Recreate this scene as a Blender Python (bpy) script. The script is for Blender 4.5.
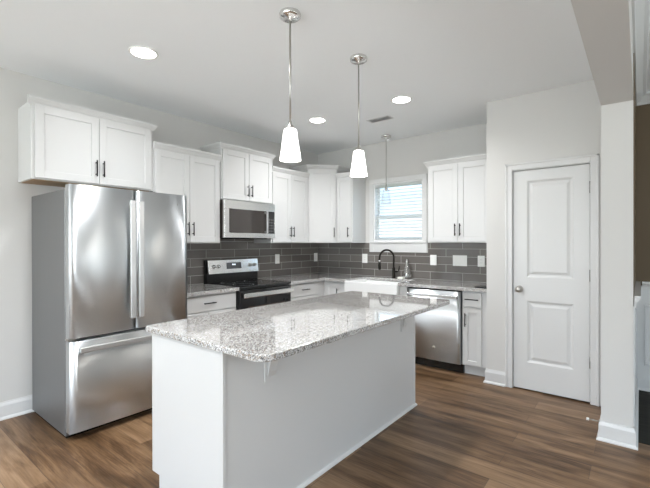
import bpy, bmesh, math, random
from mathutils import Vector, Matrix
random.seed(7)
C = bpy.context.scene
COL = C.collection
PI = math.pi
for o in list(bpy.data.objects):
    bpy.data.objects.remove(o)

# ------------------------------------------------------------------ camera
yaw, pit, rol = math.radians(38.613), math.radians(-0.157), math.radians(-0.113)
F = Vector((-math.sin(yaw)*math.cos(pit), math.cos(yaw)*math.cos(pit), math.sin(pit)))
R = Vector((math.cos(yaw), math.sin(yaw), 0)); U = R.cross(F)
R2 = R*math.cos(rol)+U*math.sin(rol); U2 = -R*math.sin(rol)+U*math.cos(rol)
cd = bpy.data.cameras.new('camera'); cam = bpy.data.objects.new('camera', cd); COL.objects.link(cam)
m = Matrix(((R2.x, U2.x, -F.x, 3.894), (R2.y, U2.y, -F.y, -4.700), (R2.z, U2.z, -F.z, 1.373), (0, 0, 0, 1)))
cam.matrix_world = m
cd.sensor_width = 36; cd.lens = 394.65/650*36; cd.clip_start = .02
C.camera = cam

# ------------------------------------------------------------------ world, lights, exposure
C.view_settings.view_transform = 'Standard'; C.view_settings.look = 'None'
C.view_settings.gamma = 1; C.view_settings.use_curve_mapping = False
C.view_settings.exposure = 0.46
W = bpy.data.worlds.new('sky'); C.world = W; W.use_nodes = True
nt = W.node_tree; nt.nodes.clear()
out = nt.nodes.new('ShaderNodeOutputWorld'); bg = nt.nodes.new('ShaderNodeBackground')
tc = nt.nodes.new('ShaderNodeTexCoord'); sp = nt.nodes.new('ShaderNodeSeparateXYZ'); cr = nt.nodes.new('ShaderNodeValToRGB')
nz = nt.nodes.new('ShaderNodeTexNoise'); nz.inputs['Scale'].default_value = 3.0; nz.inputs['Detail'].default_value = 3
mx = nt.nodes.new('ShaderNodeMix'); mx.data_type = 'RGBA'; mx.inputs['B'].default_value = (1, 1, 1, 1)
nr = nt.nodes.new('ShaderNodeMapRange'); nr.inputs['From Min'].default_value = .45; nr.inputs['From Max'].default_value = .7; nr.inputs['To Max'].default_value = .08
nt.links.new(tc.outputs['Generated'], sp.inputs[0]); nt.links.new(sp.outputs['Z'], cr.inputs[0])
nt.links.new(tc.outputs['Generated'], nz.inputs['Vector']); nt.links.new(nz.outputs['Fac'], nr.inputs['Value']); nt.links.new(nr.outputs[0], mx.inputs['Factor'])
e = cr.color_ramp.elements
e[0].position = 0; e[0].color = (.50, .55, .50, 1); e[1].position = .5; e[1].color = (.38, .62, .95, 1)
q = cr.color_ramp.elements.new(.03); q.color = (.24, .27, .29, 1)
q = cr.color_ramp.elements.new(.12); q.color = (.175, .255, .34, 1)
q = cr.color_ramp.elements.new(.22); q.color = (.60, .80, 1.0, 1)
nt.links.new(cr.outputs[0], mx.inputs['A']); nt.links.new(mx.outputs['Result'], bg.inputs[0]); nt.links.new(bg.outputs[0], out.inputs[0])
bg.inputs[1].default_value = 3.6

def area(name, loc, rot, sx, sy, power, color=(1, 1, 1)):
    l = bpy.data.lights.new(name, 'AREA'); l.shape = 'RECTANGLE'; l.size = sx; l.size_y = sy
    l.energy = power; l.color = color
    o = bpy.data.objects.new(name, l); COL.objects.link(o); o.location = loc; o.rotation_euler = rot
    return o
# daylight from unseen windows behind the camera, plus added east and dining lamps
DAY = (0.89, 0.95, 1.0)
TILT = math.radians(40)     # light off the bright ground outside comes in rising
for x, p_ in ((1.2, 28), (3.2, 56), (5.4, 34)):
    area('daylight_south', (x, -8.1, 1.45), (PI/2+TILT, 0, 0), 1.5, 2.0, p_, DAY)
for i, y in enumerate((-1.3, -3.3, -5.6)):
    area('added_light_east', (7.02, y, 1.4), (0, PI/2, 0), 2.2, 0.26, 9, DAY)  # added lamps at invented narrow slots, to streak the fridge steel
area('added_light_dining', (6.2, .14, 1.5), (-PI/2, 0, 0), .5, 1.6, 14, DAY)  # added lamp at the invented dining opening, brightens that room

# ------------------------------------------------------------------ materials
def mat(name, base=(.8, .8, .8), rough=.5, metal=0, emit=None, estr=0, spec=None, coat=0):
    M = bpy.data.materials.new(name); M.use_nodes = True
    b = M.node_tree.nodes['Principled BSDF']
    b.inputs['Base Color'].default_value = (*base, 1); b.inputs['Roughness'].default_value = rough
    b.inputs['Metallic'].default_value = metal; b.inputs['Coat Weight'].default_value = coat
    if spec is not None: b.inputs['Specular IOR Level'].default_value = spec
    if emit: b.inputs['Emission Color'].default_value = (*emit, 1); b.inputs['Emission Strength'].default_value = estr
    return M
def N(M, t, **k):
    n = M.node_tree.nodes.new(t)
    for a, v in k.items():
        if a in n.inputs: n.inputs[a].default_value = v
        else: setattr(n, a, v)
    return n
def L(M, a, b): M.node_tree.links.new(a, b)
def B(M): return M.node_tree.nodes['Principled BSDF']
def coords(M, scale=(1, 1, 1), kind='Object'):
    t = N(M, 'ShaderNodeTexCoord'); mp = N(M, 'ShaderNodeMapping'); mp.inputs['Scale'].default_value = scale
    L(M, t.outputs[kind], mp.inputs[0]); return mp.outputs[0]
def world_coords(M, scale=(1, 1, 1), rot=(0, 0, 0)):
    g = N(M, 'ShaderNodeNewGeometry'); mp = N(M, 'ShaderNodeMapping'); mp.inputs['Scale'].default_value = scale; mp.inputs['Rotation'].default_value = rot
    L(M, g.outputs['Position'], mp.inputs[0]); return mp.outputs[0]
def bump(M, h, strength=.1, dist=.001):
    b = N(M, 'ShaderNodeBump'); b.inputs['Strength'].default_value = strength; b.inputs['Distance'].default_value = dist
    L(M, h, b.inputs['Height']); L(M, b.outputs[0], B(M).inputs['Normal'])
def ramp(M, fac, stops):
    r = N(M, 'ShaderNodeValToRGB'); el = r.color_ramp.elements
    while len(el) < len(stops): el.new(.5)
    for i, (p_, c_) in enumerate(stops): el[i].position = p_; el[i].color = (*c_, 1)
    L(M, fac, r.inputs[0]); return r.outputs[0]

def paint(name, base, rough=.6):
    M = mat(name, base, rough)
    n = N(M, 'ShaderNodeTexNoise'); n.inputs['Scale'].default_value = 250; L(M, world_coords(M), n.inputs['Vector'])
    bump(M, n.outputs['Fac'], .06, .001); return M
WALL = paint('greige_wall_paint', (.645, .635, .615), .7)
CEIL = paint('ceiling_paint', (.91, .93, .94), .8)
TRIM = mat('white_trim_paint', (.69, .688, .68), .35)
CAB = mat('white_cabinet_paint', (.645, .643, .635), .32)
BROWN = paint('brown_wall_paint', (.15, .11, .066), .6)
WAINS = mat('wainscot_paint', (.70, .71, .71), .4)
BLACKM = mat('black_metal', (.018, .017, .016), .35, .6)
BRONZE = mat('dark_bronze', (.022, .019, .016), .3, .8)
HINGE = mat('dark_satin_hinge', (.22, .215, .20), .4, .9)
HANDLE = mat('satin_handle_steel', (.60, .60, .595), .42, .9)
NICKEL = mat('brushed_nickel', (.50, .48, .45), .28, 1)
CHROME = mat('satin_chrome', (.75, .74, .72), .15, 1)
BLKGLASS = mat('black_glass', (.006, .006, .007), .05, 0, coat=.5)
BLKPL = mat('black_enamel', (.012, .012, .012), .25)
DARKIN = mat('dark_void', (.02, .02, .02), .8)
WPLATE = mat('white_plastic', (.86, .86, .83), .35)
SLOT = mat('plate_slot_grey', (.30, .30, .29), .5)
VINYL = mat('white_vinyl', (.90, .90, .90), .4)
PORC = mat('white_fireclay', (.88, .88, .87), .12, coat=.6)
WOODRAW = mat('raw_plywood', (.42, .29, .17), .6)
BLIND = mat('white_blind_slat', (.86, .87, .86), .45)
_t = N(BLIND, 'ShaderNodeBsdfTranslucent'); _t.inputs[0].default_value = (.85, .87, .86, 1); _m = N(BLIND, 'ShaderNodeMixShader'); _m.inputs[0].default_value = .6
L(BLIND, B(BLIND).outputs[0], _m.inputs[1]); L(BLIND, _t.outputs[0], _m.inputs[2]); L(BLIND, _m.outputs[0], BLIND.node_tree.nodes['Material Output'].inputs[0])
SEAL = mat('grey_seal', (.12, .12, .125), .5)
DISPLAY = mat('display_grey', (.10, .105, .11), .15)
DIGIT = mat('display_digits', (.8, .9, 1), .4, emit=(.8, .92, 1), estr=1.5)
SPONGE = mat('sponge_white', (.85, .84, .78), .9)
CAN = mat('recessed_lamp', (1, 1, 1), .5, emit=(1, .97, .92), estr=14)
GLOW = mat('frosted_lit_glass', (.95, .95, .93), .4, emit=(1, .97, .93), estr=3)

def steel(name, base, rough, wave=.0, axis='z', aniso=.0):
    M = mat(name, base, rough, 1)
    v = coords(M, (400, 400, 3) if axis == 'z' else (3, 3, 400))
    n = N(M, 'ShaderNodeTexNoise'); n.inputs['Scale'].default_value = 1; n.inputs['Detail'].default_value = 3; L(M, v, n.inputs['Vector'])
    mr = N(M, 'ShaderNodeMapRange'); mr.inputs['To Min'].default_value = rough-.05; mr.inputs['To Max'].default_value = rough+.07
    L(M, n.outputs['Fac'], mr.inputs['Value']); L(M, mr.outputs[0], B(M).inputs['Roughness'])
    tg = N(M, 'ShaderNodeTangent', direction_type='RADIAL', axis='Z'); L(M, tg.outputs[0], B(M).inputs['Tangent'])
    B(M).inputs['Anisotropic'].default_value = aniso; B(M).inputs['Anisotropic Rotation'].default_value = .25
    if wave:
        w = N(M, 'ShaderNodeTexNoise'); w.inputs['Scale'].default_value = 1; w.inputs['Detail'].default_value = 1
        L(M, coords(M, (4.0, 4.0, .9)), w.inputs['Vector'])
        bump(M, w.outputs['Fac'], 1.0, wave)
    return M
STEEL = steel('brushed_stainless', (.66, .685, .70), .36, .0015, aniso=.95)
STEEL2 = mat('stainless_trim', (.80, .795, .78), .26, 1)
FSIDE = steel('grey_fridge_side', (.20, .20, .20), .42)
FSIDE.node_tree.nodes['Principled BSDF'].inputs['Metallic'].default_value = .6

# thin clear glass
def thin_glass(name, tint=(1, 1, 1), rough=.02, gmin=.06, gmax=.8):
    M = bpy.data.materials.new(name); M.use_nodes = True; t = M.node_tree; t.nodes.clear()
    o = t.nodes.new('ShaderNodeOutputMaterial'); tr = t.nodes.new('ShaderNodeBsdfTransparent'); g = t.nodes.new('ShaderNodeBsdfGlossy')
    g.inputs['Roughness'].default_value = rough; tr.inputs[0].default_value = (*tint, 1)
    lw = t.nodes.new('ShaderNodeLayerWeight'); lw.inputs['Blend'].default_value = .25
    mr = t.nodes.new('ShaderNodeMapRange'); mr.inputs['To Min'].default_value = gmin; mr.inputs['To Max'].default_value = gmax
    mxx = t.nodes.new('ShaderNodeMixShader')
    t.links.new(lw.outputs['Facing'], mr.inputs['Value']); t.links.new(mr.outputs[0], mxx.inputs[0])
    t.links.new(tr.outputs[0], mxx.inputs[1]); t.links.new(g.outputs[0], mxx.inputs[2]); t.links.new(mxx.outputs[0], o.inputs[0])
    return M
GLASS = thin_glass('window_glass'); PGLASS = thin_glass('pendant_glass', (.99, .99, .99), .02, .01, .35)
BGLASS = thin_glass('bottle_glass', (.80, .80, .78), .08, .45)

# vinyl plank floor, boards running along X
FLOOR = mat('brown_plank_floor', (.2, .13, .08), .38, spec=.28)
v = world_coords(FLOOR)
br = N(FLOOR, 'ShaderNodeTexBrick'); br.offset = .37; br.offset_frequency = 2
br.inputs['Scale'].default_value = 1; br.inputs['Mortar Size'].default_value = .0012; br.inputs['Brick Width'].default_value = 1.22; br.inputs['Row Height'].default_value = .178
br.inputs['Color1'].default_value = (.0, .0, .0, 1); br.inputs['Color2'].default_value = (1, 1, 1, 1); br.inputs['Mortar'].default_value = (.2, .2, .2, 1)
L(FLOOR, v, br.inputs['Vector'])
n1 = N(FLOOR, 'ShaderNodeTexNoise'); n1.inputs['Scale'].default_value = 1; n1.inputs['Detail'].default_value = 5; n1.inputs['Roughness'].default_value = .6; n1.inputs['Distortion'].default_value = .6
L(FLOOR, world_coords(FLOOR, (1.6, 11, 1)), n1.inputs['Vector'])
n2 = N(FLOOR, 'ShaderNodeTexNoise'); n2.inputs['Scale'].default_value = 1; n2.inputs['Detail'].default_value = 4
L(FLOOR, world_coords(FLOOR, (5, 110, 1)), n2.inputs['Vector'])
m1 = N(FLOOR, 'ShaderNodeMath', operation='MULTIPLY'); m1.inputs[1].default_value = .24; L(FLOOR, br.outputs['Color'], m1.inputs[0])
m2 = N(FLOOR, 'ShaderNodeMath', operation='MULTIPLY_ADD'); m2.inputs[1].default_value = .75; L(FLOOR, n1.outputs['Fac'], m2.inputs[0]); L(FLOOR, m1.outputs[0], m2.inputs[2])
m3 = N(FLOOR, 'ShaderNodeMath', operation='MULTIPLY_ADD'); m3.inputs[1].default_value = .28; L(FLOOR, n2.outputs['Fac'], m3.inputs[0]); L(FLOOR, m2.outputs[0], m3.inputs[2])
c = ramp(FLOOR, m3.outputs[0], [(.42, (.048, .025, .011)), (.54, (.110, .060, .029)), (.68, (.200, .120, .064)), (.86, (.30, .195, .115))])
mm = N(FLOOR, 'ShaderNodeMix', data_type='RGBA', blend_type='MIX'); L(FLOOR, br.outputs['Fac'], mm.inputs['Factor']); L(FLOOR, c, mm.inputs['A']); mm.inputs['B'].default_value = (.07, .045, .03, 1)
L(FLOOR, mm.outputs['Result'], B(FLOOR).inputs['Base Color'])
bump(FLOOR, m3.outputs[0], .12, .0015)
DFLOOR = mat('dark_dining_floor', (.035, .034, .028), .7, spec=.2)
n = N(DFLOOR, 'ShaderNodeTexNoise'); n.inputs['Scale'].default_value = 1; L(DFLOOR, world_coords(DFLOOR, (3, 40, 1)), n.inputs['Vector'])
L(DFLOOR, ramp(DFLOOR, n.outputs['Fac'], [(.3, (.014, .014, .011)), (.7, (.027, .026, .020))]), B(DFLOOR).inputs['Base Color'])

# speckled granite
GRAN = mat('speckled_granite', (.6, .6, .58), .07, coat=.8)
GRAN.node_tree.nodes['Principled BSDF'].inputs['Coat Roughness'].default_value = .03; GRAN.node_tree.nodes['Principled BSDF'].inputs['Coat IOR'].default_value = 1.6
def vor(scale, off=0):
    vv = N(GRAN, 'ShaderNodeTexVoronoi'); vv.inputs['Scale'].default_value = scale
    g = N(GRAN, 'ShaderNodeNewGeometry'); a = N(GRAN, 'ShaderNodeVectorMath', operation='ADD'); a.inputs[1].default_value = (off, off*.7, off*.3)
    L(GRAN, g.outputs['Position'], a.inputs[0]); L(GRAN, a.outputs[0], vv.inputs['Vector'])
    s = N(GRAN, 'ShaderNodeSeparateColor'); L(GRAN, vv.outputs['Color'], s.inputs[0]); return s.outputs[0], s.outputs[1]
r1, g1 = vor(230); r2, g2 = vor(140, 3.1); r3, g3 = vor(380, 7.7)
base = ramp(GRAN, r1, [(0, (.26, .255, .25)), (.30, (.44, .43, .42)), (.60, (.64, .635, .625)), (1, (.80, .80, .79))])
for el in [base]: pass
def mixc(fac, a, bcol):
    x = N(GRAN, 'ShaderNodeMix', data_type='RGBA'); L(GRAN, fac, x.inputs['Factor']); L(GRAN, a, x.inputs['A']); x.inputs['B'].default_value = (*bcol, 1); return x.outputs['Result']
def gt(sock, t):
    x = N(GRAN, 'ShaderNodeMath', operation='GREATER_THAN'); x.inputs[1].default_value = t; L(GRAN, sock, x.inputs[0]); return x.outputs[0]
base = mixc(gt(r2, .80), base, (.44, .40, .36)); base = mixc(gt(g1, .86), base, (.13, .125, .12)); base = mixc(gt(r3, .88), base, (.05, .05, .05)); base = mixc(gt(g2, .93), base, (.30, .24, .19))
L(GRAN, base, B(GRAN).inputs['Base Color'])

# grey glass subway tile; UV-free: uses object coordinates of a wall whose local X runs along it and Z up
TILE = mat('grey_glass_tile', (.1, .1, .1), .12, coat=.3)
t = N(TILE, 'ShaderNodeTexCoord'); s = N(TILE, 'ShaderNodeSeparateXYZ'); cb = N(TILE, 'ShaderNodeCombineXYZ')
L(TILE, t.outputs['Object'], s.inputs[0]); L(TILE, s.outputs['X'], cb.inputs[0]); L(TILE, s.outputs['Z'], cb.inputs[1])
tb = N(TILE, 'ShaderNodeTexBrick'); tb.offset = .5
tb.inputs['Scale'].default_value = 1; tb.inputs['Brick Width'].default_value = .406; tb.inputs['Row Height'].default_value = .0958; tb.inputs['Mortar Size'].default_value = .0028; tb.inputs['Mortar Smooth'].default_value = .1
tb.inputs['Color1'].default_value = (.130, .119, .109, 1); tb.inputs['Color2'].default_value = (.182, .165, .150, 1); tb.inputs['Mortar'].default_value = (.40, .39, .37, 1)
L(TILE, cb.outputs[0], tb.inputs['Vector']); L(TILE, tb.outputs['Color'], B(TILE).inputs['Base Color'])
rr = N(TILE, 'ShaderNodeMapRange'); rr.inputs['To Min'].default_value = .14; rr.inputs['To Max'].default_value = .6; L(TILE, tb.outputs['Fac'], rr.inputs['Value']); L(TILE, rr.outputs[0], B(TILE).inputs['Roughness'])
inv = N(TILE, 'ShaderNodeMath', operation='SUBTRACT'); inv.inputs[0].default_value = 1; L(TILE, tb.outputs['Fac'], inv.inputs[1]); bump(TILE, inv.outputs[0], .5, .002)

# ------------------------------------------------------------------ mesh helpers
def nb(): return bmesh.new()
def merge(dst, src, mtx=None):
    if mtx is not None: bmesh.ops.transform(src, matrix=mtx, verts=src.verts)
    me = bpy.data.meshes.new('t'); src.to_mesh(me); src.free(); dst.from_mesh(me); bpy.data.meshes.remove(me)
def bx(bm, x0, x1, y0, y1, z0, z1, bev=.0, seg=1, mtx=None):
    b = nb(); bmesh.ops.create_cube(b, size=1)
    for v in b.verts: v.co = Vector(((x0+x1)/2+v.co.x*(x1-x0), (y0+y1)/2+v.co.y*(y1-y0), (z0+z1)/2+v.co.z*(z1-z0)))
    if bev: bmesh.ops.bevel(b, geom=list(b.edges), offset=bev, segments=seg, profile=.5, affect='EDGES')
    merge(bm, b, mtx); return bm
def box(*a, **k): return bx(nb(), *a, **k)
def prism(bm, pts, z0, z1, bev=0):
    b = nb(); vs = [b.verts.new((x, y, z0)) for x, y in pts]; f = b.faces.new(vs)
    r = bmesh.ops.extrude_face_region(b, geom=[f])
    for g in r['geom']:
        if isinstance(g, bmesh.types.BMVert): g.co.z = z1
    bmesh.ops.recalc_face_normals(b, faces=b.faces)
    if bev: bmesh.ops.bevel(b, geom=[e for e in b.edges if abs(e.verts[0].co.z-e.verts[1].co.z) < 1e-6], offset=bev, segments=2, profile=.5, affect='EDGES')
    merge(bm, b); return bm
def lathe(bm, prof, loc=(0, 0, 0), n=32, mtx=None):
    b = nb(); rings = []
    for r, z in prof:
        rings.append([b.verts.new((r*math.cos(2*PI*i/n), r*math.sin(2*PI*i/n), z)) for i in range(n)] if r > 1e-6 else [b.verts.new((0, 0, z))])
    for a, c_ in zip(rings, rings[1:]):
        for i in range(n):
            j = (i+1) % n
            if len(a) == 1 and len(c_) == 1: continue
            if len(a) == 1: b.faces.new((a[0], c_[i], c_[j]))
            elif len(c_) == 1: b.faces.new((a[i], a[j], c_[0]))
            else: b.faces.new((a[i], a[j], c_[j], c_[i]))
    bmesh.ops.recalc_face_normals(b, faces=b.faces)
    for f in b.faces: f.smooth = True
    M_ = Matrix.Translation(loc)
    if mtx is not None: M_ = M_ @ mtx
    merge(bm, b, M_); return bm
def cyl(bm, p0, p1, r, n=16):
    p0, p1 = Vector(p0), Vector(p1); d = p1-p0
    q = d.to_track_quat('Z', 'Y').to_matrix().to_4x4()
    return lathe(bm, [(0, 0), (r, 0), (r, d.length), (0, d.length)], p0, n, q)
def tube(bm, pts, r, n=12):
    b = nb(); pts = [Vector(p) for p in pts]; rings = []; rs = r if isinstance(r, (list, tuple)) else [r]*len(pts)
    up = None
    for i, p in enumerate(pts):
        d = (pts[min(i+1, len(pts)-1)]-pts[max(i-1, 0)]).normalized()
        if up is None: up = d.orthogonal().normalized()
        up = (up-d*up.dot(d)).normalized(); w = d.cross(up)
        rings.append([b.verts.new(p+up*rs[i]*math.cos(2*PI*k/n)+w*rs[i]*math.sin(2*PI*k/n)) for k in range(n)])
    for a, c_ in zip(rings, rings[1:]):
        for k in range(n): b.faces.new((a[k], a[(k+1) % n], c_[(k+1) % n], c_[k]))
    b.faces.new(rings[0][::-1]); b.faces.new(rings[-1])
    bmesh.ops.recalc_face_normals(b, faces=b.faces)
    for f in b.faces:
        if len(f.verts) == 4: f.smooth = True
    merge(bm, b); return bm
def sweep(bm, path, prof, closed=False):
    """profile (out, z) swept along a 2D path; 'out' is to the right of the direction of travel; mitred corners"""
    b = nb(); P = [Vector(p) for p in path]; rings = []
    def nrm(a, c_): d = (c_-a).normalized(); return Vector((d.y, -d.x))
    for i, p in enumerate(P):
        if i == 0: n_ = nrm(P[0], P[1]); k = 1
        elif i == len(P)-1: n_ = nrm(P[-2], P[-1]); k = 1
        else:
            a = nrm(P[i-1], p); c_ = nrm(p, P[i+1]); n_ = (a+c_).normalized(); k = 1/max(.3, n_.dot(a))
        rings.append([b.verts.new((p.x+n_.x*o*k, p.y+n_.y*o*k, z)) for o, z in prof])
    m_ = len(prof)
    for a, c_ in zip(rings, rings[1:]):
        for k in range(m_): b.faces.new((a[k], a[(k+1) % m_], c_[(k+1) % m_], c_[k]))
    b.faces.new(rings[0]); b.faces.new(rings[-1][::-1])
    bmesh.ops.recalc_face_normals(b, faces=b.faces); merge(bm, b); return bm
def nested(bm, rects, y_list):
    """nested rectangles (x0,x1,z0,z1) at depth y; fills rings and the last one: moulded panel seen from -Y"""
    b = nb(); R_ = []
    for (x0, x1, z0, z1), y in zip(rects, y_list):
        R_.append([b.verts.new((x0, y, z0)), b.verts.new((x1, y, z0)), b.verts.new((x1, y, z1)), b.verts.new((x0, y, z1))])
    for a, c_ in zip(R_, R_[1:]):
        for k in range(4): b.faces.new((a[k], a[(k+1) % 4], c_[(k+1) % 4], c_[k]))
    b.faces.new(R_[-1]); merge(bm, b); return bm
def obj(name, bm, m, parent=None):
    me = bpy.data.meshes.new(name); bm.to_mesh(me); bm.free()
    me.materials.append(m); o = bpy.data.objects.new(name, me); COL.objects.link(o)
    if parent: o.parent = parent
    return o
def tag(o, label, cat, group=None):
    o['label'] = label; o['category'] = cat
    if group: o['group'] = group
    return o
def thing(name, label, cat, loc=(0, 0, 0), rz=0, group=None):
    o = bpy.data.objects.new(name, None); COL.objects.link(o); o.location = loc; o.rotation_euler = (0, 0, rz)
    o.empty_display_size = .1
    return tag(o, label, cat, group)
def struct(name, bm, m, parent=None):
    o = obj(name, bm, m, parent)
    if not parent: o['kind'] = 'structure'
    return o
def sempty(name, loc=(0, 0, 0), rz=0):
    o = bpy.data.objects.new(name, None); COL.objects.link(o); o.location = loc; o.rotation_euler = (0, 0, rz); o['kind'] = 'structure'; return o

# ------------------------------------------------------------------ the room
H = 2.745
XP, YP = 2.716, -.682      # pantry corner
XC0, XC1, YC = 3.681, 3.858, -1.358
ZH = 2.322
YS, XE = -8.0, 6.9
struct('floor', box(-.12, XE, YS-.2, .12, -.1, 0), FLOOR)
struct('floor_dining', box(XC1+.012, XE, -1.25, 0, 0, .003), DFLOOR)  # thin darker slab laid over the dining end of the floor
struct('ceiling', box(-.12, XE+.12, YS-.2, .12, H, H+.1), CEIL)
struct('wall_left', box(-.12, 0, YS, .12, 0, H), WALL)
WX0, WX1, WZ0, WZ1 = 1.005, 1.735, 1.39, 2.185
b = box(0, WX0, 0, .12, 0, H); bx(b, WX1, XC0+.08, 0, .12, 0, H); bx(b, WX0, WX1, 0, .12, 0, WZ0); bx(b, WX0, WX1, 0, .12, WZ1, H)
struct('wall_back', b, WALL)
b = box(XC0+.08, 5.93, 0, .12, 0, H); bx(b, 6.47, XE, 0, .12, 0, H); bx(b, 5.93, 6.47, 0, .12, 0, .7); bx(b, 5.93, 6.47, 0, .12, 2.3, H)  # narrow unseen opening added to reflect as a streak in the fridge
struct('wall_dining', b, BROWN)
# pantry: front wall with the door opening, side wall
DX0, DX1, DZ = 2.955, 3.560, 2.045
b = box(XP, DX0-.02, YP, YP+.11, 0, H); bx(b, DX1+.02, XC0, YP, YP+.11, 0, H); bx(b, DX0-.02, DX1+.02, YP, YP+.11, DZ+.02, H)
bx(b, XP, XP+.11, YP+.11, 0, 0, H)
struct('wall_pantry', b, WALL)
b = box(XC0, XC1, YC, 0, 0, H); bx(b, XC0, XC1, YS, YC, ZH, H)
struct('wall_right', b, WALL)
struct('wall_right_dining_face', bx(nb(), XC1, XC1+.004, YC+.03, 0, 1.0, H), BROWN)
# south and east walls of the room behind, window openings south, added narrow light slots east
def holed_wall(name, along, fixed, t_, a0, a1, holes, z0, z1):
    b = nb(); cur = a0
    def add(s, e_, za, zb):
        if along == 'x': bx(b, s, e_, fixed, fixed+t_, za, zb)
        else: bx(b, fixed, fixed+t_, s, e_, za, zb)
    for s, e_ in holes:
        add(cur, s, 0, H); add(s, e_, 0, z0); add(s, e_, z1, H); cur = e_
    add(cur, a1, 0, H)
    return struct(name, b, WALL)
holed_wall('wall_south', 'x', YS-.12, .12, 0, XE, [(.45, 1.95), (2.45, 3.95), (4.65, 6.15)], .45, 2.45)
holed_wall('wall_east', 'y', XE, .12, YS, 0, [(-5.74, -5.46), (-3.44, -3.16), (-1.44, -1.16)], .25, 2.55)

# baseboards with a shoe moulding
BB = [(0, 0), (.026, 0), (.026, .008), (.020, .018), (.014, .022), (.014, .105), (.010, .118), (.006, .128), (.006, .134), (0, .134)]
struct('baseboard_left', sweep(nb(), [(0, -2.80), (0, YS)][::-1], BB), TRIM)
struct('baseboard_pantry', sweep(nb(), [(XP, -.66), (XP, YP), (2.892, YP)], BB), TRIM)
struct('baseboard_right', sweep(nb(), [(XC0, YP-.005), (XC0, YC), (XC1, YC), (XC1, -.02)], BB), TRIM)
struct('baseboard_dining', sweep(nb(), [(XC1+.02, 0), (XE, 0)], BB), WAINS)

# dining room wainscot, chair rail and crown
b = box(XC1+.006, 5.85, -.012, 0, .0, .97)
x = 3.925
while x < 5.2:
    for r_ in ((x, x+.62, .236, .262), (x, x+.62, .78, .806), (x, x+.026, .262, .78), (x+.594, x+.62, .262, .78)):
        bx(b, r_[0], r_[1], -.028, -.012, r_[2], r_[3], .004)
    x += .78
struct('trim_1', b, WAINS)
CR = [(0, .93), (.012, .93), (.014, .965), (.028, .985), (.036, .990), (.036, 1.01), (0, 1.01)]
struct('trim_2', sweep(nb(), [(XC1+.004, YC+.05), (XC1+.004, -.004)], CR), TRIM)
struct('trim_3', sweep(nb(), [(XC1+.05, 0), (5.85, 0)], CR), TRIM)
struct('trim_4', box(XC1, XC1+.008, YC+.03, 0, .13, .94), WAINS)
CRN = [(0, H-.10), (.012, H-.10), (.016, H-.085), (.055, H-.035), (.075, H-.022), (.08, H), (0, H)]
struct('trim_5', sweep(nb(), [(XC1, YS), (XC1, -.0)][::1], CRN), WAINS)
struct('trim_6', sweep(nb(), [(XC1, 0), (XE, 0)], CRN), WAINS)

# ------------------------------------------------------------------ pantry door
dr = sempty('door_1', (DX0, YP, 0))
w = DX1-DX0
b = nb(); y0, y1 = .012, .046
bx(b, 0, .083, y0, y1, .012, DZ); bx(b, w-.115, w, y0, y1, .012, DZ)
PX0, PX1 = .118, w-.118
b = nb()
bx(b, .002, PX0, y0, y1, .012, DZ-.003); bx(b, PX1, w-.002, y0, y1, .012, DZ-.003)
for za, zb in ((.012, .262), (.834, 1.052), (1.945, DZ-.003)): bx(b, PX0, PX1, y0, y1, za, zb)
for za, zb in ((.262, .834), (1.052, 1.945)):
    rects = [(PX0, PX1, za, zb)]; ys = [y0]
    for i_, d_ in ((.006, .003), (.018, .011), (.030, .011), (.052, .003)):
        rects.append((PX0+i_, PX1-i_, za+i_, zb-i_)); ys.append(y0+d_)
    nested(b, rects, ys)
slab = obj('door_slab', b, TRIM, dr)
k = nb(); Mx = Matrix.Rotation(PI/2, 4, 'X')
lathe(k, [(0, 0), (.032, 0), (.032, .006), (.026, .010), (.012, .014), (.011, .032), (.020, .040), (.027, .050), (.027, .060), (.020, .068), (0, .070)], (.055, y0, .938), 32, Mx)
obj('door_knob', k, NICKEL, slab)
for hz in (.352, 1.09, 1.842):
    h = box(w-.003, w+.012, -.003, .012, hz-.048, hz+.048, .002); cyl(h, (w+.003, -.004, hz-.05), (w+.003, -.004, hz+.05), .006, 10)
    obj('hinge', h, HINGE, dr)
b = nb(); O = .062
def casing_bits(b, x0, x1, ztop, y, t_=.018, wd=.062):
    for s, e_ in ((x0-wd, x0), (x1, x1+wd)):
        bx(b, s, e_, y-t_*.7, y, 0, ztop+wd, .003); 
    bx(b, x0-wd, x0-wd+.02, y-t_, y-.002, 0, ztop+wd, .004); bx(b, x1+wd-.02, x1+wd, y-t_, y-.002, 0, ztop+wd, .004)
    bx(b, x0, x1, y-t_*.7, y, ztop, ztop+wd, .003); bx(b, x0-wd, x1+wd, y-t_, y-.002, ztop+wd-.02, ztop+wd, .004)
casing_bits(b, -.004, w+.004, DZ+.008, 0)
bx(b, -.02, -.002, 0, .11, 0, DZ+.018); bx(b, w+.002, w+.02, 0, .11, 0, DZ+.018); bx(b, -.002, w+.002, 0, .11, DZ+.002, DZ+.018)
obj('door_casing', b, TRIM, dr)
struct('pantry_shade_sheet', box(XP+.12, XC0, YP+.12, -.02, 0, .004), DARKIN)  # dark sheet standing in for the shade seen under the door
struct('pantry_shade_board', box(XP+.13, XC0-.01, YP+.35, YP+.37, .0, .4), DARKIN)  # dark board standing in for the shade inside the pantry

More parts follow.
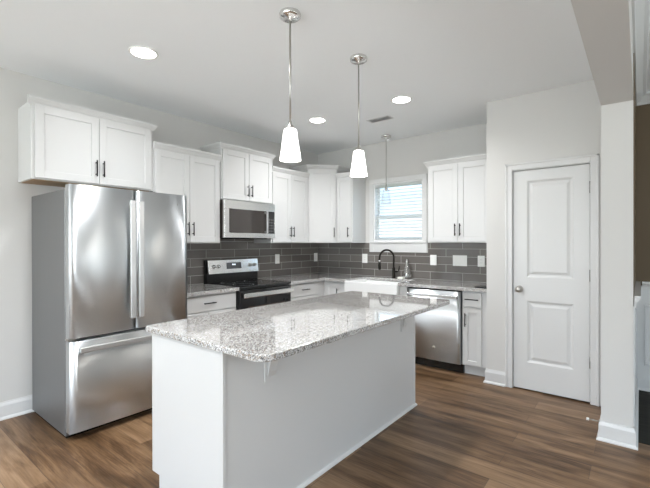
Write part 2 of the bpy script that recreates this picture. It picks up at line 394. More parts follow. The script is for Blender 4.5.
ds = obj('door_stop', nb(), TRIM)
b = nb(); zs = .085
cyl(b, (XC0-.012, -1.255, zs), (XC0-.020, -1.255, zs), .013); 
tube(b, [(XC0-.02, -1.255, zs), (XC0-.078, -1.255, zs)], .0045)
ds2 = obj('rod', b, NICKEL); bm_ = nb(); cyl(bm_, (XC0-.078, -1.255, zs), (XC0-.094, -1.255, zs), .009)
bpy.data.objects.remove(ds)
ds = thing('door_stop', 'small door stop with white tip sticking out of the baseboard by the pantry door', 'door stop')
ds2.parent = ds; obj('rubber_tip', bm_, WPLATE, ds)

# ------------------------------------------------------------------ window over the sink
wn = sempty('window_1', (0, 0, 0))
b = nb(); y = 0
bx(b, WX0-.06, WX0+.004, -.018, 0, 1.247, WZ1+.06, .003); bx(b, WX1-.004, WX1+.06, -.018, 0, 1.247, WZ1+.06, .003)
bx(b, WX0-.06, WX1+.06, -.020, 0, WZ1-.004, WZ1+.062, .003)
bx(b, WX0-.055, WX1+.055, -.014, 0, 1.247, WZ0, .003); bx(b, WX0-.06, WX1+.06, -.03, 0, WZ0-.022, WZ0+.002, .004)
obj('window_casing', b, TRIM, wn)
b = nb()
bx(b, WX0, WX0+.018, 0, .12, WZ0, WZ1); bx(b, WX1-.018, WX1, 0, .12, WZ0, WZ1); bx(b, WX0+.018, WX1-.018, 0, .12, WZ1-.018, WZ1); bx(b, WX0+.018, WX1-.018, 0, .12, WZ0, WZ0+.018)
obj('window_frame', b, VINYL, wn)
zm = 1.725
for nm, za, zb, yy in (('upper_sash', zm-.018, WZ1-.018, .085), ('lower_sash', WZ0+.018, zm+.018, .06)):
    b = nb(); a0, a1 = WX0+.018, WX1-.018
    bx(b, a0, a0+.03, yy, yy+.025, za, zb, .002); bx(b, a1-.03, a1, yy, yy+.025, za, zb, .002)
    bx(b, a0+.03, a1-.03, yy, yy+.025, za, za+.036, .002); bx(b, a0+.03, a1-.03, yy, yy+.025, zb-.036, zb, .002)
    sh = obj('window_sash', b, VINYL, wn)
    obj('pane', box(a0+.03, a1-.03, yy+.010, yy+.014, za+.036, zb-.036), GLASS, sh)
bl = thing('window_blind', 'white horizontal slat blind hanging in the window over the sink', 'blind', (WX0+.02, .0, WZ0+.02))
ww = WX1-WX0-.04; hh = WZ1-WZ0-.04
obj('headrail', box(0, ww, .008, .052, hh-.035, hh, .003), BLIND, bl)
b = nb(); z = .035
while z < hh-.045:
    Mt = Matrix.Translation((ww/2, .03, z)) @ Matrix.Rotation(math.radians(17), 4, 'X')
    bx(b, -ww/2+.003, ww/2-.003, -.0245, .0245, -.0012, .0012, .0006, mtx=Mt); z += .0425
obj('slats', b, BLIND, bl)
obj('bottom_rail', box(.003, ww-.003, .008, .052, .0, .018, .004), BLIND, bl)
for xx in (.10, ww-.10):
    for yy in (.006, .054): b = nb(); cyl(b, (xx, yy, .018), (xx, yy, hh-.035), .0012, 6); obj('ladder_cord', b, BLIND, bl)
b = nb(); cyl(b, (.05, .004, .33), (.05, .004, hh-.03), .004, 8); obj('tilt_wand', b, BLIND, bl)
# what stands outside
struct('ground_outside', box(-12, 14, .9, 30, -.6, -.5), mat('lawn_outside', (.16, .22, .10), .9))
hb = nb(); rnd = random.Random(3)
def blob(bm, c_, r_, n_=2):
    b_ = nb(); bmesh.ops.create_icosphere(b_, subdivisions=3, radius=r_)
    for v_ in b_.verts:
        s_ = 1+.16*math.sin(9*v_.co.x+c_[0])*math.sin(8*v_.co.y)+.12*math.sin(13*v_.co.z+v_.co.x*7)
        v_.co = Vector((v_.co.x*s_, v_.co.y*s_, v_.co.z*s_*.9))
    merge(bm, b_, Matrix.Translation(c_))
for i in range(9): blob(hb, (-3.4+i*.85, 8+.5*math.sin(i*2.1), .35+.15*math.sin(i*1.7)), .75)
tag(obj('garden_hedge', hb, mat('pale_hedge_leaves', (.34, .46, .25), .9)), 'pale green hedge seen outside through the kitchen window blind', 'hedge')

# ------------------------------------------------------------------ backsplash tile
def tiles(name, label, loc, rz, rects):
    b = nb()
    for x0, x1, z0, z1 in rects: bx(b, x0, x1, -.009, -.0005, z0, z1)
    o = obj(name, b, TILE); o.location = loc; o.rotation_euler.z = rz
    return tag(o, label, 'backsplash')
tiles('tile_backsplash', 'grey glass subway tile backsplash on the wall behind the range', (0, -2.83, .914), PI/2, [(0, 2.82, 0, .457), (.77, 1.53, .457, .52)])
tiles('tile_backsplash', 'grey glass subway tile backsplash on the window wall behind the sink', (0.0095, 0, .914), 0, [(0, .944, 0, .457), (.944, 1.796, 0, .332), (1.796, XP-.011, 0, .457)])

# ------------------------------------------------------------------ cabinets
def shaker(parent, name, x0, x1, z0, z1, y, rail=.058, hx=None, hz=None, horiz=False, t_=.019):
    """door or drawer front whose back lies at y, facing -Y"""
    b = nb(); yf = y-t_
    bx(b, x0, x0+rail, yf, y, z0, z1, .0015); bx(b, x1-rail, x1, yf, y, z0, z1, .0015)
    bx(b, x0+rail-.001, x1-rail+.001, yf, y, z0, z0+rail, .0015); bx(b, x0+rail-.001, x1-rail+.001, yf, y, z1-rail, z1, .0015)
    bx(b, x0+rail-.002, x1-rail+.002, yf+.009, y-.002, z0+rail-.002, z1-rail+.002)
    d = obj(name, b, CAB, parent)
    if hx is not None: pull(d, hx, yf, hz, horiz)
    return d
def flat_front(parent, x0, x1, z0, z1, y, hx, hz, t_=.019):
    b = nb(); bx(b, x0, x1, y-t_, y, z0, z1, .003); d = obj('drawer', b, CAB, parent); pull(d, hx, y-t_, hz, True); return d
def pull(parent, x, y, z, horiz=False, ln=.135):
    b = nb(); o = ln/2
    if horiz:
        cyl(b, (x-o, y-.030, z), (x+o, y-.030, z), .0055, 10)
        for s in (-.7, .7): cyl(b, (x+s*o, y-.030, z), (x+s*o, y+.001, z), .0045, 8)
    else:
        cyl(b, (x, y-.030, z-o), (x, y-.030, z+o), .0055, 10)
        for s in (-.7, .7): cyl(b, (x, y-.030, z+s*o), (x, y+.001, z+s*o), .0045, 8)
    obj('handle', b, BLACKM, parent)
CROWN = [(-.004, -.022), (.010, -.022), (.012, -.006), (.022, .006), (.030, .020), (.040, .034), (.040, .052), (-.004, .052)]
def crown(parent, path, z, k=1.0):
    obj('crown_molding', sweep(nb(), path, [(o*k, z+q_*k) for o, q_ in CROWN]), CAB, parent)
def carcass(parent, w, d, h, z0=0):
    b = box(0, w, -d, -.001, z0, z0+h, .0015); return obj('cabinet_box', b, CAB, parent)
G1 = 'white wall cabinets'
A90 = PI/2
def wall_cab(label, loc, rz, w, d, h, split, hzrel=.14, sides='', k=1.0, raw=False, m=.014, right_fill=0):
    t_ = thing('wall_cabinet', label, 'cabinet', loc, rz)
    carcass(t_, w, d, h)
    a, c_ = m, w-m-right_fill
    if split:
        mid = (a+c_)/2
        shaker(t_, 'door', a, mid-.002, .010, h-.03, -d, hx=mid-.028, hz=hzrel)
        shaker(t_, 'door', mid+.002, c_, .010, h-.03, -d, hx=mid+.028, hz=hzrel)
    P_ = []
    if 'l' in sides: P_.append((0, -.001))
    P_ += [(-.02 if raw else 0, -d), (w, -d)]
    if 'r' in sides: P_.append((w, -.001))
    crown(t_, P_[::-1], h-.014, k) if False else crown(t_, P_, h-.014, k)
    if raw: obj('underside', box(.02, w-.02, -d+.02, -.01, -.004, -.0002), WOODRAW, t_)
    return t_
DU = .34
c1 = wall_cab('short deep two-door white wall cabinet above the refrigerator', (0, -3.762, 1.862), A90, .945, .325, .590, True, .135, 'r', .85, raw=True, m=.022)
c2 = wall_cab('two-door white wall cabinet between the refrigerator and the microwave', (0, -2.814, 1.372), A90, .753, .325, .914, True, .145, '')
c3 = wall_cab('short raised two-door white wall cabinet directly above the microwave', (0, -2.060, 1.850), A90, .758, .345, .58, True, .12, 'lr', .9)
c4 = wall_cab('two-door white wall cabinet between the microwave and the corner cabinet', (0, -1.301, 1.372), A90, .688, .325, .914, True, .145, '')
c5 = wall_cab('two-door white wall cabinet right of the sink window', (1.947, 0, 1.372), 0, .767, .325, .914, True, .145, 'l', right_fill=.045)
# diagonal corner
cc = thing('corner_wall_cabinet', 'tall diagonal one-door white cabinet in the corner of the room', 'cabinet', (0, 0, 1.372))
D_ = .325; hc = 1.04
obj('cabinet_box', prism(nb(), [(.001, -.001), (.001, -.611), (D_, -.611), (.611, -D_), (.611, -.001)][::-1], 0, hc, .0012), CAB, cc)
fr = bpy.data.objects.new('door_t', None)
dl = math.hypot(.611-D_, .611-D_)
b = nb(); Mt = Matrix.Translation((D_, -.611, 0)) @ Matrix.Rotation(PI/4, 4, 'Z')
bpy.data.objects.remove(fr)
d = shaker(cc, 'door', .016, dl-.016, .010, hc-.03, 0, hx=dl-.045, hz=.145)
for o_ in [d]+list(d.children): o_.data.transform(Mt)
crown(cc, [(.002, -.611), (D_, -.611), (.611, -D_), (.611, -.002)], hc-.014, .9)
# one-door cabinet right of the corner
c6 = thing('wall_cabinet', 'narrow one-door white wall cabinet between the corner cabinet and the window', 'cabinet', (.612, 0, 1.372))
carcass(c6, .262, .325, .914)
shaker(c6, 'door', .014, .248, .010, .884, -.325, hx=.212, hz=.145, rail=.045)
crown(c6, [(0, -.325), (.262, -.325), (.262, -.002)], .900)

# base cabinets
def base_cab(label, loc, rz, w, ds, drawer=True, split=False, hd=.02, toe=True, z1=.876, m=.014, fill=0, hside='l'):
    t_ = thing('base_cabinet', label, 'cabinet', loc, rz)
    b = box(0, w, -.60, -.001, .105, z1, .0015); obj('cabinet_box', b, CAB, t_)
    obj('toe_kick', box(0, w, -.53, -.02, 0, .105), CAB, t_)
    a, c_ = m, w-m-fill; zt = z1-.016
    if drawer:
        flat_front(t_, a, c_, .715, zt, -.60, (a+c_)/2, (zt+.715)/2+.005); zt = .700
    if split:
        mid = (a+c_)/2
        shaker(t_, 'door', a, mid-.002, .118, zt, -.60, hx=mid-.028, hz=zt-.12); shaker(t_, 'door', mid+.002, c_, .118, zt, -.60, hx=mid+.028, hz=zt-.12)
    else:
        shaker(t_, 'door', a, c_, .118, zt, -.60, rail=.045 if w < .35 else .058, hx=(a+.024 if hside == 'l' else c_-.024), hz=zt-.12)
    return t_
base_cab('white base cabinet with a drawer between the refrigerator and the range', (0, -2.757, 0), A90, .693, None, split=True)
base_cab('white base cabinet with a drawer right of the range', (0, -1.296, 0), A90, .575, None, m=.012)
t_ = thing('base_cabinet', 'white base corner cabinet with a single door between the range side and the sink', 'cabinet', (0, 0, 0))
b = prism(nb(), [(.001, -.001), (.001, -.718), (.60, -.718), (.60, -.60), (.975, -.60), (.975, -.001)][::-1], .105, .876, .001)
obj('cabinet_box', b, CAB, t_)
obj('toe_kick', prism(nb(), [(.02, -.02), (.02, -.718), (.53, -.718), (.53, -.53), (.975, -.53), (.975, -.02)][::-1], 0, .105), CAB, t_)
shaker(t_, 'door', .645, .955, .118, .845, -.60, rail=.05, hx=.845, hz=.72)
t_ = thing('sink_base_cabinet', 'white sink base cabinet with two doors under the farmhouse sink', 'cabinet', (.977, 0, 0))
obj('cabinet_box', box(0, .852, -.60, -.001, .105, .63, .001), CAB, t_); obj('toe_kick', box(0, .852, -.53, -.02, 0, .105), CAB, t_)
obj('side_panel', box(0, .007, -.60, -.001, .63, .876), CAB, t_); obj('side_panel', box(.752, .852, -.615, -.001, .63, .876, .001), CAB, t_)
shaker(t_, 'door', .014, .424, .118, .615, -.60, hx=.395, hz=.52); shaker(t_, 'door', .428, .838, .118, .615, -.60, hx=.457, hz=.52)
base_cab('narrow white base cabinet with a drawer and a door right of the dishwasher', (2.447, 0, 0), 0, .267, None, m=.018, fill=.05, hside='l')

# countertops
tag(obj('countertop', prism(nb(), [(.0, -2.765), (.65, -2.765), (.65, -2.062), (.0, -2.062)], .878, .914, .003), GRAN), 'short granite countertop between the refrigerator and the range', 'countertop')
tag(obj('countertop', prism(nb(), [(.001, -.001), (.001, -1.294), (.65, -1.294), (.65, -.65), (.985, -.65), (.985, -.19), (1.727, -.19), (1.727, -.65), (XP-.001, -.65), (XP-.001, -.001)][::-1], .878, .914, .003), GRAN), 'l-shaped granite countertop running round the corner and past the sink', 'countertop')

# ------------------------------------------------------------------ farmhouse sink and faucet
t_ = thing('farmhouse_sink', 'white apron-front farmhouse sink under the window', 'sink', (.987, 0, 0))
W_ = .738; b = nb()
bx(b, 0, W_, -.675, -.645, .645, .898, .008, 2); bx(b, 0, W_, -.222, -.192, .68, .876, .004)
bx(b, 0, .03, -.650, -.20, .68, .895, .004); bx(b, W_-.03, W_, -.650, -.20, .68, .895, .004); bx(b, .0, W_, -.65, -.20, .66, .685, .003)
obj('basin', b, PORC, t_); b = nb(); lathe(b, [(0, .688), (.045, .688), (.045, .6855), (0, .6855)], (W_/2, -.42, 0)); obj('drain', b, NICKEL, t_)

t_ = thing('kitchen_faucet', 'dark bronze gooseneck kitchen faucet behind the farmhouse sink', 'faucet', (1.385, -.125, .914))
b = nb(); lathe(b, [(0, 0), (.027, 0), (.027, .006), (.021, .014), (.020, .13), (.016, .14), (0, .14)]); obj('body', b, BRONZE, t_)
dx, dy = -.115, -.165; pts = [(0, 0, .13), (0, 0, .255)]
for i in range(13):
    a = PI*i/12; s_ = (1-math.cos(a))/2
    pts.append((dx*s_, dy*s_, .265+.102*math.sin(a)))
pts.append((dx*1.0, dy*1.0, .225))
b = nb(); tube(b, pts, .0125); obj('neck', b, BRONZE, t_)
b = nb(); lathe(b, [(0, .115), (.015, .115), (.019, .13), (.016, .20), (.014, .215), (0, .215)], (dx, dy, 0)); obj('spray_head', b, BRONZE, t_)
b = nb(); lathe(b, [(.0145, .212), (.0165, .214), (.0165, .234), (.0145, .236)], (dx, dy, 0)); obj('collar', b, CHROME, t_)
b = nb(); cyl(b, (.015, 0, .085), (.05, .01, .085), .012); tube(b, [(.048, .01, .085), (.066, .013, .10), (.074, .015, .16)], [.008, .007, .006]); obj('lever', b, BRONZE, t_)

t_ = thing('glass_bottle', 'tapered patterned glass bottle standing on the countertop right of the faucet', 'bottle', (1.548, -.075, .914))
b = nb(); prof = [(0, .001), (.040, .001), (.050, .012), (.053, .035), (.048, .075), (.036, .12), (.024, .165), (.017, .20), (.016, .215)]
b2 = nb(); lathe(b, prof, n=36)
for i in range(5):
    for k_ in range(8):
        a = 2*PI*(k_+.5*(i % 2))/8; z = .025+i*.022; r_ = .0525-i*.0035
        bb_ = nb(); bmesh.ops.create_icosphere(bb_, subdivisions=1, radius=.0095); merge(b, bb_, Matrix.Translation((r_*math.cos(a), r_*math.sin(a), z)))
obj('bottle_body', b, BGLASS, t_)
lathe(b2, [(.0165, .205), (.019, .207), (.019, .225), (.012, .232), (.010, .248), (0, .25)]); obj('stopper', b2, CHROME, t_)
tag(obj('sponge', box(1.475, 1.555, -.195, -.145, .9145, .938, .004, 2), SPONGE), 'small pale sponge lying in front of the glass bottle by the faucet', 'sponge')
tag(obj('tablet_tray', box(2.575, XP-.006, -.61, -.46, .9145, .926, .003, 2), BLKPL), 'flat dark tray at the right end of the countertop against the pantry wall', 'tray')

# ------------------------------------------------------------------ refrigerator
rf = thing('refrigerator', 'stainless steel french-door refrigerator with a bottom freezer drawer', 'refrigerator', (.03, -3.682, 0), A90)
fw = .908
obj('fridge_case', box(0, fw, -.725, 0, .02, 1.755, .004), FSIDE, rf)
obj('toe_grille', box(.01, fw-.01, -.71, -.02, .0, .055, .002), BLKPL, rf)
def bulged(x0, x1, z0, z1, yb, yf, bul=.006, r=.012):
    b = nb(); n_ = 16; prof = []
    for i in range(n_+1):
        s_ = i/n_; x_ = x0+(x1-x0)*s_
        e_ = min(s_, 1-s_)*(x1-x0); y_ = yf-bul*(1-(2*s_-1)**2)
        if e_ < r: y_ += r*.5*(1-e_/r)**2
        prof.append((x_, y_))
    prof = prof+[(x1, yb), (x0, yb)]
    b2_ = nb(); prism(b2_, prof[::-1], z0, z1)
    merge(b, b2_)
    for f in b.faces:
        if abs(f.normal.z) < .1 and f.normal.y < -.5: f.smooth = True
    return b
dT, dB = .712, 1.783
lab = {}
def fdoor(x0, x1, nm='refrigerator_door'):
    o_ = obj(nm, bulged(x0, x1, dT, dB, -.735, -.803), STEEL, rf); return o_
d1 = fdoor(.002, .453); d2 = fdoor(.459, fw-.002)
obj('door_gasket', box(.012, fw-.012, -.736, -.724, .06, 1.75), SEAL, rf)
dz = obj('freezer_drawer', bulged(.002, fw-.002, .055, .690, -.735, -.803), STEEL, rf)
def bar_handle(p0, p1, parent, vertical=True):
    b = nb(); p0 = Vector(p0); p1 = Vector(p1); d = p1-p0
    if vertical: bx(b, p0.x-.021, p0.x+.021, p0.y-.009, p0.y+.009, p0.z, p1.z, .006, 3)
    else: bx(b, p0.x, p1.x, p0.y-.009, p0.y+.009, p0.z-.019, p0.z+.019, .006, 3)
    for s_ in (.03, .97):
        q_ = p0+d*s_
        if vertical: bx(b, q_.x-.010, q_.x+.010, q_.y, -.795, q_.z-.02, q_.z+.02, .003)
        else: bx(b, q_.x-.02, q_.x+.02, q_.y, -.795, q_.z-.010, q_.z+.010, .003)
    obj('handle', b, HANDLE, parent)
bar_handle((.424, -.838, .80), (.424, -.838, 1.70), d1); bar_handle((.488, -.838, .80), (.488, -.838, 1.70), d2)
bar_handle((.055, -.838, .630), (fw-.055, -.838, .630), dz, False)
b = nb(); lathe(b, [(0, 0), (.016, 0), (.016, .0015), (0, .0015)], (.80, -.8055, 1.70), 24, Mx); obj('badge', b, NICKEL, d2)
for a_ in (.01, fw-.06): obj('hinge_cover', box(a_, a_+.05, -.79, -.70, 1.757, 1.775, .004), FSIDE, rf)
b = nb(); bx(b, .0, .05, -.78, -.725, .692, .708, .003); obj('middle_hinge', b, NICKEL, rf)

# ------------------------------------------------------------------ range
rg = thing('range', 'freestanding stainless electric range with a black glass cooktop', 'range', (.012, -2.058, 0), A90)
rw = .754
obj('range_body', box(0, rw, -.62, 0, .03, .895, .003), BLKPL, rg)
obj('cooktop', box(-.003, rw+.003, -.655, -.03, .897, .918, .005, 2), BLKGLASS, rg)
ringm = mat('burner_ring_grey', (.035, .035, .035), .3)
for (px_, py_, r_) in ((.19, -.47, .115), (.56, -.47, .085), (.19, -.20, .08), (.56, -.20, .105), (.375, -.20, .05)):
    b = nb(); lathe(b, [(r_-.004, .9182), (r_-.004, .9186), (r_, .9186), (r_, .9182)], (px_, py_, 0), 40); obj('burner', b, ringm, rg)
b = nb(); bx(b, .002, rw+.010, -.030, 0, .90, 1.178, .003); bx(b, .002, rw+.010, -.060, -.028, .90, 1.03, .003); bk = obj('backguard', b, BLKPL, rg)
Mt = Matrix.Translation((.014, -.072, 1.016)) @ Matrix.Rotation(math.radians(-9), 4, 'X')
b = nb(); bx(b, .004, rw-.006, -.012, .012, 0, .162, .004, 2, mtx=Mt); cp = obj('control_panel', b, STEEL2, rg)
b = nb(); bx(b, .255, .475, -.0135, -.011, .05, .125, .001, mtx=Mt); dsp = obj('display', b, DISPLAY, cp)
b = nb()
for i in range(3): bx(b, .34+i*.018, .350+i*.018, -.0142, -.0134, .093, .108, mtx=Mt)
obj('clock_digits', b, DIGIT, dsp)
Mk = Mt @ Matrix.Rotation(PI/2, 4, 'X')
for kx in (.072, .138, .615, .685):
    b = nb(); lathe(b, [(0, .008), (.021, .010), (.021, .016), (.017, .019), (.015, .036), (0, .037)], (0, 0, 0), 24)
    bmesh.ops.transform(b, matrix=Mt @ Matrix.Translation((kx, -.002, .085)) @ Matrix.Rotation(PI/2, 4, 'X'), verts=b.verts); obj('knob', b, STEEL2 if kx < .3 else NICKEL, cp)
b = nb(); bx(b, .003, rw-.003, -.655, -.622, .235, .875, .004, 2); od = obj('oven_door', b, BLKGLASS, rg)
obj('oven_window', box(.10, rw-.10, -.6565, -.654, .34, .70, .001), mat('oven_window_brown', (.03, .018, .012), .04), od)
b = box(.004, rw-.004, -.659, -.654, .775, .872, .001)
b.free()
b = nb(); pts = [(0.02, -.700, .825), (rw-.02, -.700, .825)]
bx(b, .012, rw-.012, -.712, -.688, .800, .850, .009, 3)
bx(b, .03, .06, -.695, -.652, .812, .836, .003); bx(b, rw-.06, rw-.03, -.695, -.652, .812, .836, .003); obj('handle', b, STEEL2, od)
sd = obj('storage_drawer', box(.003, rw-.003, -.652, -.622, .06, .228, .004, 2), STEEL, rg)
obj('kick_plate', box(.02, rw-.02, -.60, -.02, 0, .055), BLKPL, rg)

# ------------------------------------------------------------------ microwave
mw = thing('microwave', 'stainless over-the-range microwave with a dark window hanging under a cabinet', 'microwave', (.012, -2.057, 1.432), A90)
mww, mh = .752, .413
obj('microwave_case', box(0, mww, -.355, 0, 0, mh, .003), mat('dark_case', (.03, .022, .016), .4), mw)
b = nb(); yf = -.392
bx(b, 0, mww, yf, -.356, 0, .055, .003); bx(b, 0, mww, yf, -.356, .318, mh, .003)
bx(b, 0, .062, yf, -.356, .054, .319, .003); bx(b, .610, .632, yf, -.356, .054, .319, .003); bx(b, .744, mww, yf, -.356, .054, .319, .002)
fd = obj('front_frame', b, STEEL2, mw)
obj('door_window', box(.060, .612, yf+.004, -.358, .052, .321), mat('microwave_window', (.035, .028, .024), .06, coat=.6), mw)
cpn = obj('control_panel', box(.630, .746, yf+.002, -.358, .052, .321), BLKGLASS, mw)
b = nb()
for r_ in range(5):
    for q_ in range(3): bx(b, .648+q_*.030, .668+q_*.030, yf+.0005, yf+.003, .075+r_*.034, .093+r_*.034)
obj('buttons', b, mat('button_grey', (.09, .09, .09), .5), cpn)
b = nb(); bx(b, .576, .598, yf-.045, yf-.028, .055, .318, .004, 2); bx(b, .579, .595, yf-.03, yf+.005, .066, .085, .002); bx(b, .579, .595, yf-.03, yf+.005, .290, .308, .002)
obj('handle', b, HANDLE, fd)
obj('bottom_vent', box(.20, .68, -.33, -.06, -.012, 0, .002), BLKPL, mw)

# ------------------------------------------------------------------ dishwasher
dw = thing('dishwasher', 'stainless dishwasher with a bar handle between the sink and the pantry', 'dishwasher', (1.834, 0, 0))
obj('tub', box(.002, .606, -.59, -.03, .11, .868), DARKIN, dw)
b = bulged(.003, .605, .108, .862, -.59, -.640, .003, .006); dd = obj('dishwasher_door', b, STEEL, dw)
obj('control_strip', box(.006, .602, -.632, -.594, .8625, .870), BLKPL, dw)
obj('toe_kick', box(.0, .608, -.555, -.03, 0, .107), BLKPL, dw)
b = nb(); bx(b, .022, .586, -.690, -.668, .790, .822, .007, 3); bx(b, .030, .055, -.672, -.638, .795, .818, .003); bx(b, .553, .578, -.672, -.638, .795, .818, .003); hd = obj('handle', b, STEEL2, dd)
b = nb(); bx(b, .584, .588, -.689, -.669, .791, .821, .001); obj('handle_cap', b, BLKPL, hd)
b = nb(); lathe(b, [(0, 0), (.017, 0), (.017, .0015), (0, .0015)], (.318, -.6425, .245), 24, Mx); obj('badge', b, NICKEL, dd)

# ------------------------------------------------------------------ island
IX0, IX1, IY0, IY1 = 1.765, 2.407, -3.589, -1.626
isl = thing('kitchen_island', 'long white kitchen island base with plain panelled sides', 'kitchen island', (0, 0, 0))
obj('island_box', box(IX0+.022, IX1-.012, IY0+.02, IY1-.012, .112, .884), CAB, isl)
obj('toe_kick', box(IX0+.09, IX1-.012, IY0+.02, IY1-.012, 0, .112), CAB, isl)
def end_panel(ya, yb):
    b = nb(); pts = [(IX0+.012, .112), (IX0+.012, .884), (IX1-.014, .884), (IX1-.014, 0), (IX0+.085, 0), (IX0+.085, .112)]
    vs = [b.verts.new((x_, ya, z_)) for x_, z_ in pts]; f = b.faces.new(vs); r_ = bmesh.ops.extrude_face_region(b, geom=[f])
    for g in r_['geom']:
        if isinstance(g, bmesh.types.BMVert): g.co.y = yb
    bmesh.ops.recalc_face_normals(b, faces=b.faces); return b
obj('end_panel', end_panel(IY0, IY0+.019), CAB, isl); obj('end_panel', end_panel(IY1-.012, IY1), CAB, isl)
IBACK = CAB
obj('back_panel', box(IX1-.012, IX1-.002, IY0+.016, IY1-.012, 0, .884), IBACK, isl)
for a_, c_ in ((IY0-.001, IY0+.016), (IY1-.016, IY1+.001)): obj('corner_stile', box(IX1-.013, IX1+.004, a_, c_, 0, .884, .001), CAB, isl)
b = nb(); sweep(b, [(IX1-.002, IY0), (IX1-.002, IY1+.001), (IX0+.085, IY1+.001)], [(0, 0), (.017, 0), (.015, .010), (.009, .016), (.0, .018)]); obj('shoe_molding', b, TRIM, isl)
n_ = 3; ww = (IY1-IY0-.06)/n_
for i in range(n_):
    y_ = IY0+.03+i*ww
    # fronts face -X: build facing -Y and turn by -90 degrees
    Mr = Matrix.Translation((IX0+.022, y_+ww, 0)) @ Matrix.Rotation(-PI/2, 4, 'Z')
    for fr_ in (flat_front(isl, .008, ww-.008, .715, .866, 0, ww/2, .79), shaker(isl, 'door', .008, ww/2-.002, .118, .70, 0, hx=ww/2-.03, hz=.58), shaker(isl, 'door', ww/2+.002, ww-.008, .118, .70, 0, hx=ww/2+.03, hz=.58)):
        for o_ in [fr_]+list(fr_.children): o_.data.transform(Mr)
def corbel(yc):
    b = nb(); bx(b, IX1-.003, IX1+.006, yc-.045, yc+.045, .665, .884, .002)
    pts = [(0, .884), (.10, .884), (.10, .845)]
    for i in range(9):
        a = (PI/2)*i/8; pts.append((.012+.072*(1-math.sin(a))+.012*(1-i/8), .835-.115*(1-math.cos(a))))
    pts += [(0, .69)]
    vs = [b.verts.new((IX1+.008+x_, yc-.028, z_)) for x_, z_ in pts]; f = b.faces.new(vs); r_ = bmesh.ops.extrude_face_region(b, geom=[f])
    for g in r_['geom']:
        if isinstance(g, bmesh.types.BMVert): g.co.y += .056
    bmesh.ops.recalc_face_normals(b, faces=b.faces); return obj('support_bracket', b, IBACK, isl)
corbel(-3.29); corbel(-1.83)
def rounded(x0, x1, y0, y1, rs):
    pts = []
    for (cx_, cy_, a0, r_) in ((x1-rs[0], y0+rs[0], -PI/2, rs[0]), (x1-rs[1], y1-rs[1], 0, rs[1]), (x0+rs[2], y1-rs[2], PI/2, rs[2]), (x0+rs[3], y0+rs[3], PI, rs[3])):
        for i in range(9): a = a0+(PI/2)*i/8; pts.append((cx_+r_*math.cos(a), cy_+r_*math.sin(a)))
    return pts
tag(obj('island_countertop', prism(nb(), rounded(1.742, 2.716, -3.619, -1.600, (.07, .05, .03, .03)), .885, .916, .005), GRAN), 'large glossy speckled granite countertop on top of the kitchen island', 'countertop')

# ------------------------------------------------------------------ wall plates
def plate(label, loc, rz, w, toggles, nm='outlet_cover', cat='wall plate'):
    t_ = thing(nm, label, cat, loc, rz, None)
    obj('cover_plate', box(-w/2, w/2, -.006, 0, -.064, .064, .003, 2), WPLATE, t_)
    for i in range(toggles):
        xx = (i-(toggles-1)/2)*.046
        if nm == 'switch_plate':
            obj('rocker_switch', box(xx-.016, xx+.016, -.0085, -.005, -.033, .033, .002), WPLATE, t_)
        else:
            s_ = obj('socket', box(xx-.017, xx+.017, -.0078, -.005, -.034, .034, .002), WPLATE, t_)
            for zz in (-.018, .018):
                for q_ in (-.008, .006): obj('slot', box(xx+q_, xx+q_+.002, -.0082, -.0075, zz-.005, zz+.005), SLOT, s_)
    return t_
plate('white outlet cover on the tile just right of the range', (.0095, -.886, 1.155), A90, .082, 1)
plate('white outlet cover on the range wall tile nearest the corner', (.0095, -.068, 1.155), A90, .082, 1)
plate('white outlet cover on the window wall tile left of the faucet', (.866, -.0095, 1.155), 0, .086, 1)
plate('single white switch plate on the tile just right of the window', (1.879, -.0095, 1.157), 0, .084, 1, 'switch_plate')
plate('wide three-gang white switch plate on the tile right of the window', (2.211, -.0095, 1.158), 0, .170, 3, 'switch_plate')
plate('single white outlet cover on the tile closest to the pantry wall', (2.459, -.0095, 1.158), 0, .080, 1)

# ------------------------------------------------------------------ ceiling fixtures
def pendant(label, x, y, lit=True, power=2.5):
    t_ = thing('pendant_light', label, 'pendant light', (x, y, H))
    b = nb(); lathe(b, [(0, 0), (.062, 0), (.065, -.006), (.062, -.024), (.050, -.032), (.016, -.034), (.010, -.045), (0, -.045)], n=40); obj('canopy', b, CHROME, t_)
    zt = 2.058-H
    b = nb(); cyl(b, (0, 0, -.04), (0, 0, zt+.03), .0055, 12); obj('rod', b, NICKEL, t_)
    b = nb(); lathe(b, [(0, zt+.045), (.008, zt+.045), (.010, zt+.025), (.024, zt+.004), (.024, zt-.002), (0, zt-.002)], n=28); sk = obj('socket_cap', b, NICKEL, t_)
    hs = .195
    b = nb(); lathe(b, [(.0, zt), (.036, zt), (.040, zt-.008), (.068, zt-hs), (.0665, zt-hs), (.0385, zt-.010), (.035, zt-.002), (0, zt-.002)][1:7], n=48); obj('glass_shade', b, PGLASS, t_)
    if lit:
        b = nb(); lathe(b, [(.0, zt-.022), (.036, zt-.006), (.039, zt-.012), (.0645, zt-hs+.006), (.061, zt-hs+.006), (.0, zt-.05)], n=40); obj('frosted_liner', b, GLOW, t_)
        l = bpy.data.lights.new('pendant_bulb', 'POINT'); l.energy = power; l.color = (1, .93, .84); l.shadow_soft_size = .04
        lo = bpy.data.objects.new('pendant_bulb', l); COL.objects.link(lo); lo.parent = t_; lo.location = (0, 0, zt-hs-.01)
    else:
        b = nb(); lathe(b, [(0, zt-.002), (.012, zt-.002), (.013, zt-.02), (.010, zt-.025), (0, zt-.025)], n=20); obj('bulb_socket', b, WPLATE, sk)
    return t_
pendant('pendant light with a lit tapered glass shade over the near end of the island', 2.259, -2.983)
pendant('pendant light with a lit tapered glass shade over the far end of the island', 2.265, -2.258)
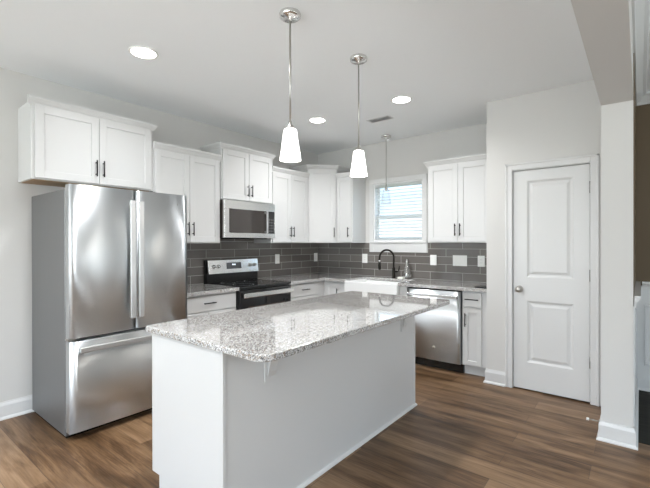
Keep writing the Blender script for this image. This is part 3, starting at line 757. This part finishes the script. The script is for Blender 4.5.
pendant('thin unlit pendant light with a clear glass shade in front of the sink window', 1.35, -.257, False)

def can(label, x, y, power=11.5):
    t_ = thing('recessed_light', label, 'ceiling light', (x, y, H))
    b = nb(); lathe(b, [(.082, -.001), (.100, -.001), (.102, -.004), (.096, -.008), (.084, -.006), (.082, -.001)], n=40); obj('trim_ring', b, WPLATE, t_)
    b = nb(); lathe(b, [(0, -.002), (.083, -.002), (.083, -.004), (0, -.004)], n=40); obj('lens', b, CAN, t_)
    l = bpy.data.lights.new('can_lamp', 'AREA'); l.shape = 'DISK'; l.size = .15; l.energy = power; l.spread = math.radians(142); l.color = (.965, .98, 1.0)
    lo = bpy.data.objects.new('can_lamp', l); COL.objects.link(lo); lo.parent = t_; lo.location = (0, 0, -.012)
    return t_
can('bright round recessed ceiling light nearest the camera above the refrigerator', 1.103, -3.292, 7)
can('bright round recessed ceiling light in front of the corner cabinet', 1.076, -1.302)
can('bright round recessed ceiling light between the island and the pantry', 2.107, -1.283)

can('added unseen round recessed ceiling light over the near side of the island', 2.12, -3.62, 16)  # this and the next two are added out of view for brightness
can('added unseen round recessed ceiling light behind the camera on the kitchen side', 1.3, -5.6, 18)
can('added unseen round recessed ceiling light behind the camera in line with the header beam', 3.0, -5.7, 18)

t_ = thing('ceiling_vent', 'small rectangular metal air vent in the ceiling near the sink window', 'vent', (1.64, -.90, H), 0)
b = nb(); bx(b, -.14, .14, -.060, -.050, -.007, 0, .001); bx(b, -.14, .14, .050, .060, -.007, 0, .001); bx(b, -.14, -.125, -.05, .05, -.007, 0, .001); bx(b, .125, .14, -.05, .05, -.007, 0, .001)
obj('vent_frame', b, TRIM, t_)
b = nb()
for i in range(9):
    Mt = Matrix.Translation((0, -.044+i*.011, -.005)) @ Matrix.Rotation(math.radians(30), 4, 'X'); bx(b, -.125, .125, -.006, .006, -.0006, .0006, mtx=Mt)
obj('louvres', b, TRIM, t_); obj('duct_shade', box(-.125, .125, -.05, .05, -.0012, -.0002), DARKIN, t_)  # last part is a dark sheet painted for the shade inside the duct
